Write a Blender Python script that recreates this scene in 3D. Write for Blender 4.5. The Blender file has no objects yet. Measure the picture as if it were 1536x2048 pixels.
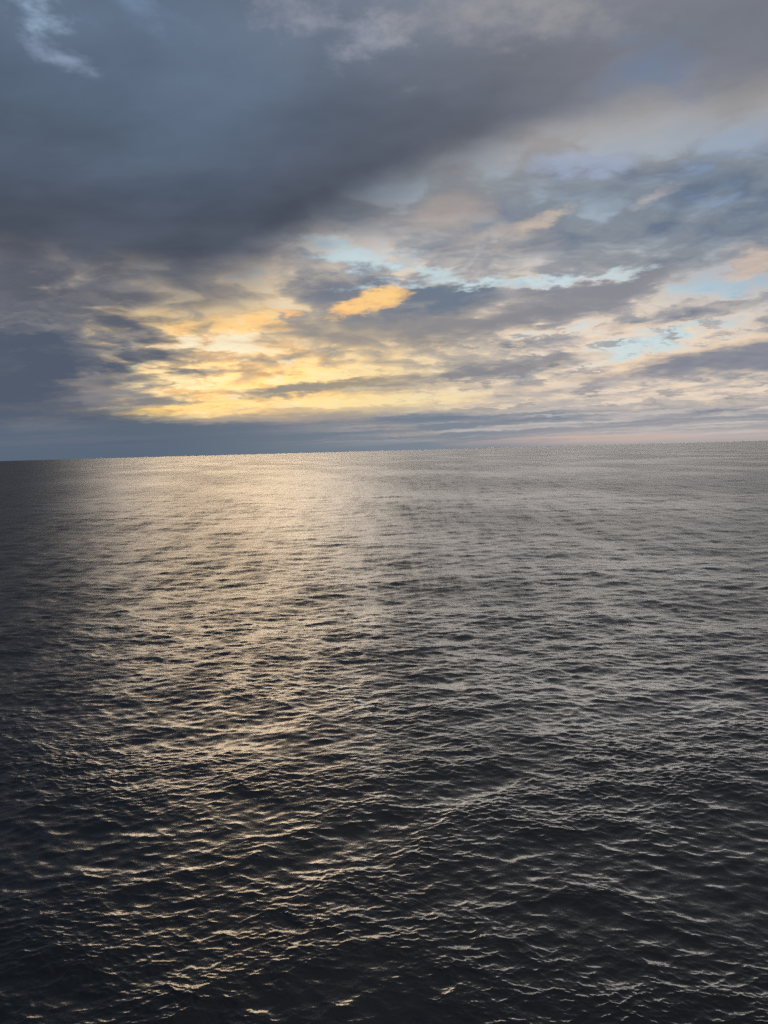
import bpy, math
import numpy as np

scene = bpy.context.scene

# ------------------------------------------------------------------ camera
CAM_H = 37.0                       # eye height above the sea, a cabin window on a ship
FOCAL = 1480.0 / 1536.0            # focal length / frame width
PITCH = math.radians(-4.75)
ROLL = math.radians(1.53)
F0 = np.array([0.0, math.cos(PITCH), math.sin(PITCH)])
R0 = np.array([1.0, 0.0, 0.0])
U0 = np.cross(R0, F0)
RGT = math.cos(ROLL) * R0 - math.sin(ROLL) * U0
UPV = math.sin(ROLL) * R0 + math.cos(ROLL) * U0

from mathutils import Matrix
cam = bpy.data.cameras.new("camera")
cam_ob = bpy.data.objects.new("camera", cam)
scene.collection.objects.link(cam_ob)
cam.sensor_fit = 'HORIZONTAL'
cam.sensor_width = 36.0
cam.lens = 36.0 * FOCAL
cam.clip_start = 0.1
cam.clip_end = 200000.0
m = Matrix.Identity(4)
for i in range(3):
    m[i][0] = RGT[i]
    m[i][1] = UPV[i]
    m[i][2] = -F0[i]
m[2][3] = CAM_H
cam_ob.matrix_world = m
scene.camera = cam_ob

# ------------------------------------------------------------------ render
scene.render.engine = 'CYCLES'
scene.view_settings.view_transform = 'Standard'
scene.view_settings.look = 'None'
scene.view_settings.exposure = 0.0
scene.view_settings.gamma = 1.0
scene.cycles.max_bounces = 4
scene.cycles.glossy_bounces = 3
scene.cycles.diffuse_bounces = 2
scene.cycles.use_denoising = False
scene.cycles.sample_clamp_direct = 12.0
scene.cycles.sample_clamp_indirect = 2.0

# ------------------------------------------------------------------ sun (veiled by thin cloud, low over the sea)
SUN_AZ = math.radians(3.0)       # from +Y towards +X
SUN_EL = math.radians(2.0)
sun = bpy.data.lights.new("sun", 'SUN')
sun.energy = 1.5
sun.angle = math.radians(64.0)
sun.color = (1.0, 0.97, 0.94)
sun_ob = bpy.data.objects.new("sun", sun)
scene.collection.objects.link(sun_ob)
sd = np.array([math.sin(SUN_AZ) * math.cos(SUN_EL), math.cos(SUN_AZ) * math.cos(SUN_EL), math.sin(SUN_EL)])
from mathutils import Vector
sun_ob.rotation_euler = Vector(sd).to_track_quat('Z', 'Y').to_euler()
sun_ob.location = tuple(sd * 60.0)

# ------------------------------------------------------------------ world: sky + cloud layers (node based, by direction)
world = bpy.data.worlds.new("World")
scene.world = world
world.use_nodes = True
NT = world.node_tree
for n in list(NT.nodes):
    NT.nodes.remove(n)
SKY_STRENGTH = 0.1
world.cycles.sampling_method = 'NONE'


def lin(c):
    c = c / 255.0
    return c / 12.92 if c <= 0.04045 else ((c + 0.055) / 1.055) ** 2.4


def rgb(r, g, b):
    return (lin(r), lin(g), lin(b), 1.0)


def link(a, b):
    NT.links.new(a, b)


class S:
    """a float socket with arithmetic"""
    def __init__(self, sock):
        self.s = sock

    def _b(self, op, o, rev=False):
        a, b = (o, self) if rev else (self, o)
        return math_node(op, a, b)
    def __add__(self, o): return self._b('ADD', o)
    def __radd__(self, o): return self._b('ADD', o, True)
    def __sub__(self, o): return self._b('SUBTRACT', o)
    def __rsub__(self, o): return self._b('SUBTRACT', o, True)
    def __mul__(self, o): return self._b('MULTIPLY', o)
    def __rmul__(self, o): return self._b('MULTIPLY', o, True)
    def __truediv__(self, o): return self._b('DIVIDE', o)
    def __rtruediv__(self, o): return self._b('DIVIDE', o, True)


def put(inp, v):
    if isinstance(v, S):
        link(v.s, inp)
    elif isinstance(v, bpy.types.NodeSocket):
        link(v, inp)
    else:
        inp.default_value = v


def math_node(op, a, b=None, c=None, clamp=False):
    n = NT.nodes.new('ShaderNodeMath')
    n.operation = op
    n.use_clamp = clamp
    put(n.inputs[0], a)
    if b is not None:
        put(n.inputs[1], b)
    if c is not None:
        put(n.inputs[2], c)
    return S(n.outputs[0])


def fmax(a, b): return math_node('MAXIMUM', a, b)
def fmin(a, b): return math_node('MINIMUM', a, b)
def sat(a): return math_node('MULTIPLY', a, 1.0, clamp=True)


def step(lo, hi, x):
    """smoothstep; lo > hi gives the falling version"""
    n = NT.nodes.new('ShaderNodeMapRange')
    n.interpolation_type = 'SMOOTHSTEP'
    put(n.inputs['Value'], x)
    if isinstance(lo, (int, float)) and isinstance(hi, (int, float)) and lo > hi:
        n.inputs['From Min'].default_value = hi
        n.inputs['From Max'].default_value = lo
        n.inputs['To Min'].default_value = 1.0
        n.inputs['To Max'].default_value = 0.0
    else:
        put(n.inputs['From Min'], lo)
        put(n.inputs['From Max'], hi)
    return S(n.outputs['Result'])


def fall(hi, lo, x, top=1.0):
    """1*top below lo, 0 above hi"""
    n = NT.nodes.new('ShaderNodeMapRange')
    n.interpolation_type = 'SMOOTHSTEP'
    put(n.inputs['Value'], x)
    n.inputs['From Min'].default_value = lo
    n.inputs['From Max'].default_value = hi
    n.inputs['To Min'].default_value = top
    n.inputs['To Max'].default_value = 0.0
    return S(n.outputs['Result'])


def vec(x, y, z=0.0):
    n = NT.nodes.new('ShaderNodeCombineXYZ')
    put(n.inputs[0], x)
    put(n.inputs[1], y)
    put(n.inputs[2], z)
    return n.outputs[0]


def noise(v, scale=1.0, detail=4.0, rough=0.55, dist=0.0, lac=2.0, color=False, dims='2D'):
    n = NT.nodes.new('ShaderNodeTexNoise')
    n.noise_dimensions = dims
    n.inputs['Scale'].default_value = scale
    n.inputs['Detail'].default_value = detail
    n.inputs['Roughness'].default_value = rough
    n.inputs['Lacunarity'].default_value = lac
    n.inputs['Distortion'].default_value = dist
    link(v, n.inputs['Vector'])
    if color:
        sp = NT.nodes.new('ShaderNodeSeparateColor')
        link(n.outputs['Color'], sp.inputs[0])
        return S(sp.outputs[0]), S(sp.outputs[1]), S(sp.outputs[2])
    return S(n.outputs['Fac'])


def mix(a, b, f):
    n = NT.nodes.new('ShaderNodeMix')
    n.data_type = 'RGBA'
    put(n.inputs[0], f)
    put(n.inputs[6], a)
    put(n.inputs[7], b)
    return n.outputs[2]


def scale_col(a, f):
    n = NT.nodes.new('ShaderNodeVectorMath')
    n.operation = 'SCALE'
    put(n.inputs[0], a)
    put(n.inputs['Scale'], f)
    return n.outputs[0]


def curve(x, pts, lo, hi, vlo, vhi):
    """piecewise smooth function of x through pts, via a Float Curve node"""
    t = (x - lo) * (1.0 / (hi - lo))
    n = NT.nodes.new('ShaderNodeFloatCurve')
    c = n.mapping.curves[0]
    pp = [((a - lo) / (hi - lo), (b - vlo) / (vhi - vlo)) for a, b in pts]
    while len(c.points) < len(pp):
        c.points.new(0.5, 0.5)
    for p, q in zip(c.points, pp):
        p.location = q
        p.handle_type = 'AUTO'
    n.mapping.update()
    put(n.inputs['Value'], t)
    return S(n.outputs[0]) * (vhi - vlo) + vlo


# chart of the sky: gnomonic about the level +Y direction, 1480 units = tan(45 deg);
# (u, v) = azimuth-wise offset and height above the horizon
def sky_at(px, py):
    d = F0 * 1480.0 + RGT * (px - 768.0) + UPV * (1024.0 - py)
    return 1480.0 * d[0] / d[1], 1480.0 * d[2] / d[1]


tc = NT.nodes.new('ShaderNodeTexCoord')
sep = NT.nodes.new('ShaderNodeSeparateXYZ')
link(tc.outputs['Generated'], sep.inputs[0])
DX, DY, DZ = (S(sep.outputs[i]) for i in range(3))
yy = fmax(DY, 0.04)
U = DX / yy * 1480.0
V = fmax(DZ, -0.02) / yy * 1480.0
zz = fmax(DZ, 0.0) + 0.11
QX, QY = DX / zz, DY / zz          # position on a cloud deck, softened towards the horizon

# warped chart coordinates: cloud outlines.  The vertical warp shrinks towards the
# horizon like a deck seen edge on
persp = sat(V / 420.0 + 0.05)
w1, w2, w3 = noise(vec(QX, QY), 1.9, 3.0, 0.55, color=True)
W1, W2 = (w1 - 0.5), (w2 - 0.5)
f1, f2, f3 = noise(vec(QX + 7.3, QY), 7.5, 5.0, 0.62, color=True)
F1, F2 = f1 - 0.5, f2 - 0.5
Uf = U + F1 * 70.0 + W1 * 90.0
Vf = V + (F2 * 60.0 + W2 * 60.0) * persp

# cloud texture on the deck: density, and the same density a little nearer the sun
SX, SY = math.sin(SUN_AZ), math.cos(SUN_AZ)
dx_, dy_ = QX + W1 * 0.30, QY + W2 * 0.30
n_a = noise(vec(dx_ + 3.1, dy_ + 1.7), 4.3, 7.0, 0.52)
n_b = noise(vec(dx_ + 3.1 + 0.045 * SX, dy_ + 1.7 + 0.045 * SY), 4.3, 5.0, 0.52)
# long streaks near the horizon
n_s = noise(vec((Uf + 900.0) * (1.0 / 330.0), (Vf - U * 0.045) * (1.0 / 19.0)), 1.0, 5.0, 0.58)
low = step(170, 60, V)
tex = n_a + (n_s - n_a) * low
sunny = step(-0.06, 0.16, n_a - n_b) * (1.0 - low) + step(0.45, 0.68, n_s) * low


def chart(u, v, slope=0.0):
    """chart position with the vertical axis sheared so that tilted bars lie level"""
    return (vec(u, v - u * slope) if slope else vec(u, v)), slope


def ell_r(P, px, py, sx, sy):
    """normalised elliptic radius about a sky position"""
    pv, sl = P
    cu, cv = sky_at(px, py)
    cv -= cu * sl
    n = NT.nodes.new('ShaderNodeVectorMath'); n.operation = 'MULTIPLY_ADD'
    link(pv, n.inputs[0])
    n.inputs[1].default_value = (1.0 / sx, 1.0 / sy, 0)
    n.inputs[2].default_value = (-cu / sx, -cv / sy, 0)
    l = NT.nodes.new('ShaderNodeVectorMath'); l.operation = 'LENGTH'
    link(n.outputs[0], l.inputs[0])
    return S(l.outputs['Value'])


def blob(P, px, py, sx, sy):
    return step(1.0, 0.0, ell_r(P, px, py, sx, sy))


def edge_curve(x, pts, vlo=-400.0, vhi=1400.0):
    """pts as sky positions -> v as a smooth function of u"""
    q = [sky_at(*p) for p in pts]
    return curve(x, q, -1100.0, 1100.0, vlo, vhi)


TILT = {d: chart(Uf, Vf, math.tan(math.radians(d))) for d in (0, 5, 10, 18, -12)}
TILTS = {d: chart(U + W1 * 120.0 + F1 * 60.0, V + (W2 * 100.0 + F2 * 50.0) * persp, math.tan(math.radians(d))) for d in (0, -20)}
PZ = chart(U, V)
tex0 = tex - 0.5
fin0 = (f3 - 0.5)


def cloud(col, px, py, sx, sy, deg, core, rim=None, alpha=1.0, soft=1.0, rag=1.2, P=None, n=None):
    """one ragged cloud laid over the colours behind it"""
    r = ell_r(P or TILT[deg], px, py, sx, sy)
    t = math_node('MULTIPLY_ADD', n or tex0, -rag, r)
    a = fall(1.0, 1.0 - soft, t, alpha)
    c = core if rim is None else mix(rim, core, fall(1.0 - soft * 0.35, 0.25 - soft * 0.35, t))
    return mix(col, c, a)


# --- nearness to the veiled sun
near = blob(PZ, 470, 770, 690, 300)
hot = blob(PZ, 430, 745, 500, 200)
high = step(280, 560, V + U * 0.18)
C = rgb

# --- 1. clear sky
skyt = NT.nodes.new('ShaderNodeTexSky')
skyt.sky_type = 'NISHITA'
skyt.sun_disc = False
skyt.sun_elevation = SUN_EL
skyt.sun_rotation = SUN_AZ
skyt.altitude = 0
skyt.ozone_density = 1.5
clear = mix(C(204, 222, 226), C(140, 170, 196), high)
clear = mix(clear, C(247, 236, 184), hot)
clear = mix(clear, scale_col(skyt.outputs[0], SKY_STRENGTH), 0.06)

# --- 2. broken cloud sheet: where it is thick and where it is torn open
cov = tex0 * 0.8 + 0.5
for px, py, sx, sy, dg, amt in [
        (690, 578, 150, 46, 0, .26), (900, 592, 190, 44, 0, .26), (800, 645, 330, 52, 0, .24), (1180, 590, 260, 50, 10, .28),
        (760, 528, 110, 30, 0, .14), (1030, 735, 210, 24, 5, .22), (880, 758, 330, 20, 5, .18), (560, 780, 140, 17, 5, .34),
        (690, 768, 200, 16, 5, .26), (360, 712, 170, 24, 0, .20), (640, 692, 140, 36, 10, .14), (1010, 455, 420, 140, 10, .12),
        (1400, 420, 360, 150, 0, .22), (1350, 628, 260, 20, 0, .14), (320, 803, 150, 12, 0, .30), (150, 740, 230, 170, 0, .26),
        (1000, 695, 300, 28, 5, .10),
        (730, 508, 130, 26, -12, -.20), (980, 571, 300, 15, 0, -.30), (1190, 556, 160, 12, 5, -.20), (1460, 570, 180, 42, 5, -.28),
        (1290, 692, 210, 44, 10, -.36), (1140, 668, 200, 20, 0, -.14), (430, 690, 170, 34, 0, -.26), (370, 765, 150, 40, 0, -.30),
        (640, 752, 220, 24, 5, -.24), (600, 804, 220, 15, 0, -.34), (860, 797, 190, 22, 0, -.18), (330, 824, 140, 11, 0, -.30),
        (250, 632, 120, 20, 0, -.16), (200, 585, 230, 38, 0, .20), (240, 738, 120, 24, 0, .16), (1500, 640, 160, 60, 0, -.08)]:
    b_ = fall(1.0, 0.0, ell_r(TILT[dg], px, py, sx, sy), amt)
    cov = cov + b_
lit_c = mix(mix(C(232, 212, 192), C(253, 222, 146), near), C(152, 169, 186), high)
mid_c = mix(mix(C(168, 166, 168), C(212, 188, 146), near), C(128, 138, 149), high)
shade_c = mix(mix(C(122, 129, 143), C(150, 142, 134), near), C(100, 114, 136), high)
sheet = mix(lit_c, mid_c, step(0.40, 0.56, cov))
sheet = mix(sheet, shade_c, step(0.52, 0.80, cov))
sheet = mix(sheet, lit_c, sunny * fall(0.95, 0.45, cov, 0.6))
col = mix(clear, sheet, step(0.18, 0.46, cov))

# warm light on the undersides, blue in the high holes
for px, py, sx, sy, dg, c_, al in [
        (880, 432, 120, 50, 10, C(206, 184, 164), .4), (985, 478, 120, 34, 0, C(210, 190, 170), .4), (1110, 430, 110, 24, 18, C(222, 200, 178), .6),
        (1290, 392, 80, 20, 18, C(186, 178, 178), .8), (1505, 512, 100, 44, 10, C(232, 206, 184), .6),
        (1190, 322, 170, 26, 5, C(150, 172, 206), .75), (1470, 272, 150, 50, 10, C(132, 160, 198), .8), (1440, 400, 60, 14, 5, C(140, 160, 190), .6)]:
    col = cloud(col, px, py, sx, sy, dg, c_, None, al, 1.0, 2.2)

# open, sunlit air in the tear
for px, py, sx, sy, dg, c_, al in [
        (445, 688, 170, 32, 0, C(226, 234, 212), .95), (370, 762, 160, 44, 0, C(252, 240, 184), .85), (620, 752, 200, 22, 5, C(255, 233, 152), .7),
        (600, 804, 250, 15, 0, C(255, 227, 142), .9), (320, 824, 130, 12, 0, C(252, 210, 106), .9), (860, 798, 180, 15, 0, C(255, 226, 150), .6),
        (250, 634, 150, 24, 0, C(250, 214, 146), .85), (420, 650, 210, 26, 0, C(255, 216, 134), .8)]:
    col = cloud(col, px, py, sx, sy, dg, c_, None, al * 0.8, 0.9, -1.8)
# small flecks of cloud in the tear
n_g = noise(vec(Uf * (1.0 / 75.0) + 20.0, Vf * (1.0 / 17.0)), 1.0, 5.0, 0.62)
fl = hot * step(0.52, 0.66, n_g)
col = mix(col, C(214, 172, 112), fl * 0.75)
col = mix(col, C(238, 238, 206), hot * step(0.42, 0.30, n_g) * 0.8)
rz = step(40, 90, V) * step(330, 200, V) * step(-150, 250, U)
col = mix(col, mix(C(246, 222, 186), C(255, 226, 146), near), rz * step(0.54, 0.68, n_g) * 0.45)
col = mix(col, mix(C(150, 148, 152), C(176, 160, 138), near), rz * step(0.48, 0.34, n_g) * 0.75)
# slate clouds behind the small lit one
for px, py, sx, sy, dg, c_, al in [
        (800, 655, 400, 60, 5, C(160, 150, 140), .75), (760, 606, 250, 60, 5, C(134, 136, 142), .85), (690, 580, 180, 40, 0, C(112, 121, 137), .7), (890, 596, 200, 46, 5, C(108, 121, 139), .9),
        (770, 528, 110, 26, 0, C(126, 136, 150), .7), (1190, 592, 270, 46, 10, C(140, 140, 147), .85), (940, 640, 260, 34, 5, C(132, 134, 142), .7),
        (1040, 730, 200, 20, 5, C(142, 140, 144), .7), (330, 803, 140, 11, 0, C(132, 130, 130), .85), (350, 716, 170, 20, 0, C(172, 156, 138), .7), (480, 738, 120, 14, 5, C(176, 160, 138), .7), (590, 780, 190, 17, 5, C(152, 146, 136), .9), (700, 770, 200, 13, 5, C(170, 156, 132), .7)]:
    col = cloud(col, px, py, sx, sy, dg, c_, None, al, 0.8, 1.0)

# pale torn band above it
mixn = tex0 * 0.5 + fin0 * 0.8
for px, py, sx, sy, dg, al in [(735, 514, 200, 30, -12, .9), (860, 545, 190, 20, -12, .7), (950, 566, 300, 15, 0, .85), (1180, 556, 170, 11, 5, .7)]:
    col = cloud(col, px, py, sx, sy, dg, C(200, 220, 226), None, al, 1.0, 2.4, n=mixn)

# --- 3. lens cloud at the right with a lit upper rim
top = edge_curve(Uf, [(-200, 860), (700, 800), (1000, 775), (1180, 745), (1300, 708), (1440, 682), (1536, 664), (1700, 640)])
bot = edge_curve(Uf, [(-200, 860), (700, 800), (1000, 785), (1180, 762), (1300, 752), (1440, 748), (1536, 744), (1700, 744)])
inside = step(-6, 14, top - Vf) * step(-16, 18, Vf - bot) * step(100, 380, U)
lens_c = mix(mix(C(116, 123, 140), C(146, 146, 154), f3), C(238, 212, 182), step(30, 4, top - Vf))
col = mix(col, lens_c, inside * 0.95)

# --- 4. low bank on the horizon
lowtop = edge_curve(Uf, [(-300, 800), (0, 812), (150, 822), (255, 832), (330, 836), (500, 834), (700, 826), (900, 822), (1100, 818), (1300, 814), (1536, 812), (1800, 806)])
lb = step(-10, 14, lowtop - Vf)
n_l = noise(vec(Uf * (1.0 / 420.0) + 11.0, (Vf - U * 0.02) * (1.0 / 11.0)), 1.0, 6.0, 0.6)
low_a = mix(C(90, 104, 121), C(124, 134, 146), step(-550, 150, U))
low_a = mix(low_a, C(144, 148, 155), step(50, 700, U))
low_b = mix(C(98, 108, 124), C(196, 188, 184), step(-420, 350, U))
low_c = mix(low_a, low_b, step(0.38, 0.68, n_l) * step(2, 26, V + U * 0.01))
low_c = mix(low_c, C(190, 176, 172), step(48, 4, V + (n_l - 0.5) * 80.0) * step(80, 560, U) * 0.6)
col = mix(col, low_c, lb)
col = cloud(col, 560, 838, 260, 14, 0, C(176, 160, 146), None, 0.7, 1.0, 1.0)
col = cloud(col, 1180, 872, 220, 6, 0, C(202, 178, 166), None, 0.7, 1.0, 2.0)
col = cloud(col, 1440, 822, 260, 8, 5, C(122, 128, 144), None, 0.8, 1.0, 1.2)
col = cloud(col, 900, 838, 300, 9, 0, C(112, 122, 140), None, 0.7, 1.0, 1.2)

col = cloud(col, 760, 852, 330, 22, -12, C(152, 147, 146), None, 0.55, 1.2, 0.8)
col = cloud(col, 1280, 876, 460, 11, 0, C(200, 176, 168), None, 0.75, 1.2, 1.5)
# --- 5. the dark wall at the left
n_w = noise(vec(Uf * (1.0 / 300.0) + 3.0, Vf * (1.0 / 70.0)), 1.0, 6.0, 0.55)
wall = fall(1.1, 0.60, ell_r(TILT[0], -95, 740, 470, 330) - tex0 * 0.9)
wall_c = mix(C(82, 92, 109), C(138, 135, 138), step(0.36, 0.68, n_w))
col = mix(col, wall_c, wall * step(40, 120, V))
col = cloud(col, 80, 698, 250, 44, 0, C(80, 91, 109), None, 0.5, 1.0, 1.6)
col = cloud(col, 215, 765, 130, 30, 0, C(104, 110, 122), C(150, 140, 132), 0.9, 0.8, 0.8)
col = cloud(col, 130, 822, 260, 34, 0, C(88, 97, 113), None, 0.35, 1.0, 1.6)

# --- 6. the great dark bank overhead
bank_edge = edge_curve(U + W1 * 160.0, [(-400, 500), (0, 600), (150, 610), (300, 632), (420, 630), (520, 600), (640, 520), (850, 408), (1050, 345), (1250, 306), (1536, 255), (1800, 200)])
over = V + W2 * 70.0 + F2 * 22.0 - bank_edge
bank = step(-80, 140, over)
n_k = noise(vec(QX * 0.8 + QY * 0.25 + 5.0, QY), 2.4, 5.0, 0.5)
bank_c = mix(C(74, 82, 97), C(92, 107, 127), step(100, 430, over))
bank_c = mix(bank_c, C(134, 137, 147), step(-120, 620, U + W1 * 200.0 + over * 0.5) * 0.85)
bank_c = mix(bank_c, C(194, 180, 166), step(130, 10, over) * step(-120, 420, U) * 0.8)
bank_c = mix(bank_c, C(136, 128, 124), step(90, -20, over) * step(-50, -350, U) * 0.6)
bank_c = mix(bank_c, C(84, 90, 103), step(110, 10, math_node('ABSOLUTE', over - 150.0)) * step(560, 60, U) * 0.5)
bank_c = scale_col(bank_c, step(0.25, 0.75, n_k) * 0.34 + 0.83 + fin0 * 0.10)
col = mix(col, bank_c, bank)
for px, py, sx, sy, dg, c_, al in [
        (40, 10, 95, 44, -20, C(168, 194, 220), 0.85), (270, 20, 120, 60, -20, C(120, 142, 170), 0.65),
        (112, 124, 78, 34, -20, C(146, 162, 188), 0.8), (650, 14, 150, 66, -20, C(164, 166, 178), 0.75),
        (1030, 10, 260, 80, 0, C(164, 161, 161), 0.65), (1310, 135, 130, 70, 0, C(104, 126, 158), 0.6),
        (1400, 60, 260, 70, 0, C(118, 126, 140), 0.5)]:
    col = cloud(col, px, py, sx * 1.15, sy * 1.15, dg, c_, None, al * 0.9, 1.2, 2.4, TILTS[dg], fin0)

# --- 7. small lit clouds
lit_o = mix(C(254, 208, 138), C(230, 180, 130), step(0.40, 0.72, f2))
P_o = chart(U + F1 * 45.0, V + F2 * 34.0, math.tan(math.radians(14)))
col = cloud(col, 738, 604, 100, 26, 14, lit_o, None, 0.98, 0.5, 0.9, P=P_o, n=fin0)
col = cloud(col, 567, 625, 28, 12, -12, C(246, 196, 140), None, 0.9, 0.9, 0.8, n=fin0)
col = cloud(col, 512, 640, 52, 18, -12, C(252, 210, 138), None, 0.9, 0.9, 0.8, n=fin0)

# thin cloud and clear air round the sun are far brighter than the banks
glow = blob(PZ, 430, 735, 450, 180)
n_ = NT.nodes.new('ShaderNodeVectorMath'); n_.operation = 'MULTIPLY'
put(n_.inputs[0], col)
n_.inputs[1].default_value = (1.3, 1.08, 1.0)
lum = NT.nodes.new('ShaderNodeRGBToBW')
put(lum.inputs[0], col)
col = mix(col, n_.outputs[0], glow * step(0.30, 0.62, S(lum.outputs[0])))

bg = NT.nodes.new('ShaderNodeBackground')
link(scale_col(col, 1.0 / SKY_STRENGTH), bg.inputs['Color'])
bg.inputs['Strength'].default_value = SKY_STRENGTH
wo = NT.nodes.new('ShaderNodeOutputWorld')
link(bg.outputs[0], wo.inputs['Surface'])

# the veiled sun is brightest and warmest towards the tear in the clouds
sun.use_nodes = True
NT = sun.node_tree
em = next(n for n in NT.nodes if n.type == 'EMISSION')
gi = NT.nodes.new('ShaderNodeNewGeometry')
sx_ = NT.nodes.new('ShaderNodeSeparateXYZ')
link(gi.outputs['Incoming'], sx_.inputs[0])
ix, iy, iz = (S(sx_.outputs[i]) for i in range(3))
su = ix / iy * 1480.0              # across
sv = iz / iy * 1480.0              # up
band_el = step(125.0, 25.0, math_node('ABSOLUTE', sv - 205.0))      # the torn strip above the horizon bank
peak = step(430.0, 60.0, math_node('ABSOLUTE', su + 310.0))
across = step(-720.0, -420.0, su) * step(1450.0, 500.0, su)
put(em.inputs['Color'], mix((1.0, 0.95, 0.89, 1), (1.0, 0.78, 0.54, 1), peak))
put(em.inputs['Strength'], band_el * across * (peak * 4.4 + 2.6))

# ------------------------------------------------------------------ the sea
rng = np.random.default_rng(11)
WIND = math.radians(255.0)         # travel direction of the wind waves (towards the viewer, a little across)


def band(lmin, lmax, height, wind, spread, L, N=512):
    """one octave of wave lengths on a periodic tile: displacement (x, y, z) and its mean square slope"""
    th = rng.uniform(0, 2 * math.pi)
    k1 = np.fft.fftfreq(N, L / N) * 2 * math.pi
    kx, ky = np.meshgrid(k1, k1, indexing='ij')
    k = np.hypot(kx, ky)
    k[0, 0] = 1.0
    lam = 2 * math.pi / k
    w = ((lam >= lmin) & (lam < lmax)).astype(float)
    ang = np.arctan2(ky, kx) + th
    d = np.cos((ang - wind) / 2.0) ** 2
    amp = np.sqrt(k ** -4.0 * w * (d ** spread + 0.04))
    g = (rng.normal(size=(N, N)) + 1j * rng.normal(size=(N, N))) * amp
    g[0, 0] = 0
    z = np.fft.ifft2(g).real
    s = height / z.std()
    z *= s
    g *= s
    dx = np.fft.ifft2(-1j * kx / k * g).real
    dy = np.fft.ifft2(-1j * ky / k * g).real
    mss = (np.fft.ifft2(1j * kx * g).real ** 2 + np.fft.ifft2(1j * ky * g).real ** 2).mean()
    return dict(L=L, N=N, th=th, z=z.astype(np.float32), dx=-dx.astype(np.float32), dy=-dy.astype(np.float32), mss=mss, lmin=lmin, lmax=lmax)


# (wave lengths, rms height, direction, directional narrowness)
D = math.radians
spec = [
    (36.0, 72.0, 0.10, D(285), 12),
    (18.0, 36.0, 0.07, D(265), 10),
    (9.0, 18.0, 0.050, D(300), 14),
    (9.0, 18.0, 0.036, D(240), 14),
    (4.5, 9.0, 0.034, D(298), 12),
    (4.5, 9.0, 0.030, D(238), 12),
    (2.2, 4.5, 0.025, D(282), 8),
    (2.2, 4.5, 0.014, D(236), 10),
    (1.1, 2.2, 0.0200, D(264), 6),
    (0.55, 1.1, 0.0120, D(275), 6),
    (0.27, 0.55, 0.0060, D(265), 6),
    (0.13, 0.27, 0.0027, D(270), 5),
]
bands = [band(a, b, h, w, s, b * (23.0 + 1.37 * i)) for i, (a, b, h, w, s) in enumerate(spec)]
for b_ in bands:
    print('band', b_['lmin'], 'mss', round(float(b_['mss']), 5))


def sample(f, fx, fy):
    N = f.shape[0]
    ix = np.floor(fx).astype(np.int64); iy = np.floor(fy).astype(np.int64)
    tx = (fx - ix).astype(np.float32); ty = (fy - iy).astype(np.float32)
    ix %= N; iy %= N
    jx = (ix + 1) % N; jy = (iy + 1) % N
    return (f[ix, iy] * (1 - tx) + f[jx, iy] * tx) * (1 - ty) + (f[ix, jy] * (1 - tx) + f[jx, jy] * tx) * ty


# a sheet of rings round the ship: fine where the sea is near, coarser with distance, out to 90 km
fine_az = np.radians(np.arange(-40.0, 40.0, 0.078))
coarse_az = np.radians(np.arange(40.0, 320.0, 4.0))
az = np.concatenate([fine_az, coarse_az])
dep = []
a_ = math.degrees(math.atan2(CAM_H, 90000.0))
while a_ < 44.0:
    dep.append(a_)
    a_ += 0.039 if a_ > 5.0 else 0.026
dep = np.array(dep)
r_rows = np.concatenate([CAM_H / np.tan(np.radians(dep)), np.linspace(18.0, 0.5, 14)])[::-1]
nr, na = len(r_rows), len(az)
dr = np.gradient(r_rows)
rr, aa = np.meshgrid(r_rows, az, indexing='ij')
X = (rr * np.sin(aa)).ravel()
Y = (rr * np.cos(aa)).ravel()
cell = np.repeat(np.abs(dr), na)
is_coarse = np.tile(np.concatenate([np.zeros(len(fine_az), bool), np.ones(len(coarse_az), bool)]), nr)
cell = np.where(is_coarse, np.maximum(cell, rr.ravel() * math.radians(4.0)), np.maximum(cell, rr.ravel() * math.radians(0.078)))
Zd = np.zeros(nr * na, np.float32)
Xd = np.zeros(nr * na, np.float32)
Yd = np.zeros(nr * na, np.float32)
res = np.zeros(nr * na, np.float32)
CHOP = 1.45
p_ = bands[1]
patch = (sample(p_['z'], X * (p_['N'] / p_['L']) * 1.1 + 91.0, Y * (p_['N'] / p_['L']) * 0.7) / p_['z'].std()).astype(np.float32)
long_z = None
for b in bands:
    if long_z is None and b['lmax'] < 1.2:
        long_z = Zd / max(float(Zd[cell < 0.5].std()), 1e-4)
    lmid = math.sqrt(b['lmin'] * b['lmax'])
    w = np.clip((lmid / cell - 1.7) / 1.5, 0, 1).astype(np.float32)
    w = w * w * (3 - 2 * w)
    res += b['mss'] * (1 - w * w)
    idx = np.nonzero(w > 0)[0]
    if len(idx) == 0:
        continue
    c, s = math.cos(b['th']), math.sin(b['th'])
    # tile frame is the world turned by -th
    tx = (X[idx] * c + Y[idx] * s) * (b['N'] / b['L'])
    ty = (-X[idx] * s + Y[idx] * c) * (b['N'] / b['L'])
    wz = w[idx]
    if b['lmax'] < 1.2:
        # short ripples ride on the crests of the longer waves and lie down in smooth patches
        wz = wz * np.clip(0.95 + 0.30 * long_z[idx] + 0.28 * patch[idx], 0.4, 1.9)
    Zd[idx] += wz * sample(b['z'], tx, ty)
    ddx = sample(b['dx'], tx, ty) * wz * CHOP
    ddy = sample(b['dy'], tx, ty) * wz * CHOP
    Xd[idx] += ddx * c - ddy * s
    Yd[idx] += ddx * s + ddy * c
co = np.empty((nr * na + 1, 3), np.float32)
co[:-1, 0] = X + Xd
co[:-1, 1] = Y + Yd
co[:-1, 2] = Zd
co[-1] = (0, 0, 0)
i = np.arange(nr - 1)[:, None]
j = np.arange(na)[None, :]
j2 = (j + 1) % na
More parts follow.
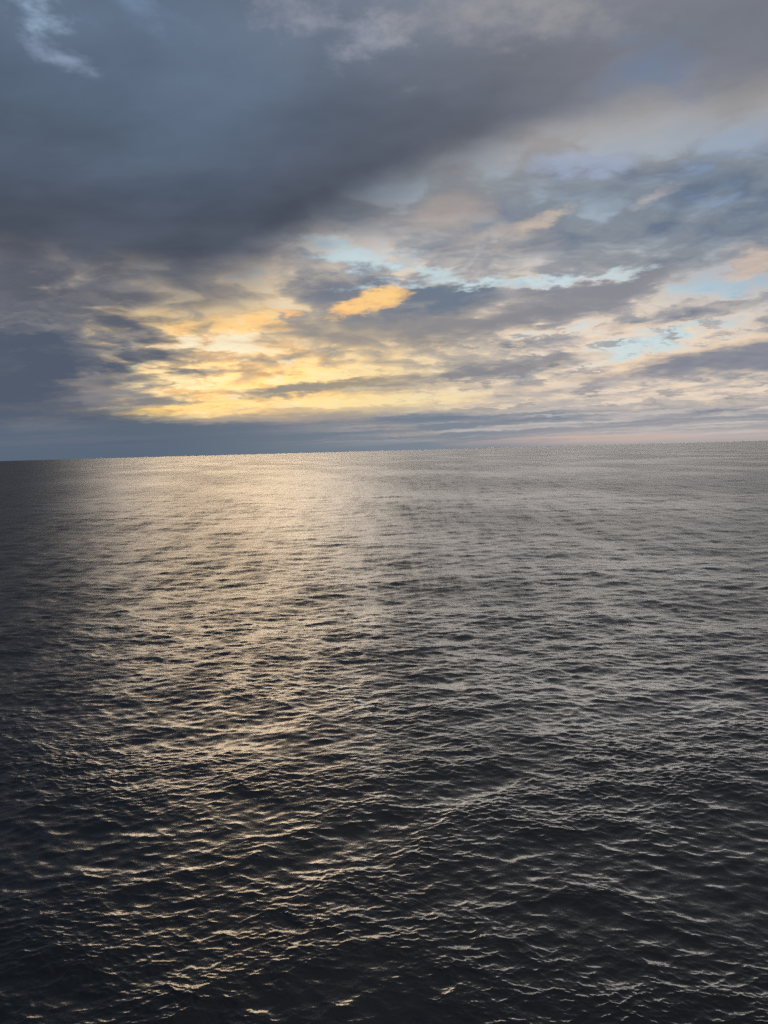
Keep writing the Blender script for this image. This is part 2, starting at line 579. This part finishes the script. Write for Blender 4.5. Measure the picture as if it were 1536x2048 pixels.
quads = np.stack([i * na + j, i * na + j2 + 0 * i, (i + 1) * na + j2, (i + 1) * na + j], -1).reshape(-1, 4)[:, ::-1]
jj = np.arange(na)
tris = np.stack([np.full(na, nr * na), (jj + 1) % na, jj], -1)
me = bpy.data.meshes.new("sea")
me.vertices.add(len(co))
me.vertices.foreach_set('co', co.ravel())
nl = quads.size + tris.size
me.loops.add(nl)
me.loops.foreach_set('vertex_index', np.concatenate([quads.ravel(), tris.ravel()]).astype(np.int32))
me.polygons.add(len(quads) + len(tris))
starts = np.concatenate([np.arange(len(quads)) * 4, len(quads) * 4 + np.arange(len(tris)) * 3]).astype(np.int32)
me.polygons.foreach_set('loop_start', starts)
me.polygons.foreach_set('use_smooth', np.ones(len(quads) + len(tris), bool))
at = me.attributes.new('ripple', 'FLOAT', 'POINT')
at.data.foreach_set('value', np.concatenate([res, [res[0]]]).astype(np.float32))
me.update()
me.validate()
sea = bpy.data.objects.new("sea", me)
scene.collection.objects.link(sea)
sea["kind"] = "structure"
sea["label"] = "dark rippled open sea glittering below the break in the clouds"
print('sea', nr, na, 'tris', len(quads) * 2)

mat = bpy.data.materials.new("sea_water")
mat.use_nodes = True
NT = mat.node_tree
for n in list(NT.nodes):
    NT.nodes.remove(n)
out = NT.nodes.new('ShaderNodeOutputMaterial')
pb = NT.nodes.new('ShaderNodeBsdfPrincipled')
link(pb.outputs[0], out.inputs['Surface'])
pb.inputs['Base Color'].default_value = (0.009, 0.0085, 0.008, 1)
pb.inputs['IOR'].default_value = 1.42
attr = NT.nodes.new('ShaderNodeAttribute')
attr.attribute_name = 'ripple'
ripple = S(attr.outputs['Fac'])
# unresolved ripples become microfacet roughness: alpha^2 = slope variance
gp = NT.nodes.new('ShaderNodeNewGeometry')
gs = NT.nodes.new('ShaderNodeSeparateXYZ')
link(gp.outputs['Position'], gs.inputs[0])
gust = noise(vec(S(gs.outputs[0]) * 0.006 + S(gs.outputs[1]) * 0.0012, S(gs.outputs[1]) * 0.0022), 1.0, 4.0, 0.6)
gust = step(0.3, 0.7, gust) * 0.6 + 0.75
alpha2 = ripple * gust * (ripple * 15.0 + 0.35) + 0.00018
put(pb.inputs['Roughness'], math_node('POWER', alpha2, 0.25))
geo = NT.nodes.new('ShaderNodeNewGeometry')
pos = geo.outputs['Position']
# fine capillary ripples
r1, r2, r3 = noise(pos, 9.0, 2.0, 0.6, color=True, dims='3D')
tilt = NT.nodes.new('ShaderNodeVectorMath'); tilt.operation = 'ADD'
link(geo.outputs['Normal'], tilt.inputs[0])
# wave groups too far away to be resolved singly
sp_ = NT.nodes.new('ShaderNodeSeparateXYZ')
link(pos, sp_.inputs[0])
g1, g2, g3 = noise(vec(S(sp_.outputs[0]) * 0.09 + S(sp_.outputs[1]) * 0.001, S(sp_.outputs[1]) * 0.014), 1.0, 6.0, 0.85, color=True)
gw = sat(ripple * 40.0) * gust * 0.9
link(vec((r1 - 0.5) * 0.16, (r2 - 0.5) * 0.16 + (g1 - 0.5) * gw * 0.34, 0.0), tilt.inputs[1])
nrm = NT.nodes.new('ShaderNodeVectorMath'); nrm.operation = 'NORMALIZE'
link(tilt.outputs[0], nrm.inputs[0])
link(nrm.outputs[0], pb.inputs['Normal'])
me.materials.append(mat)
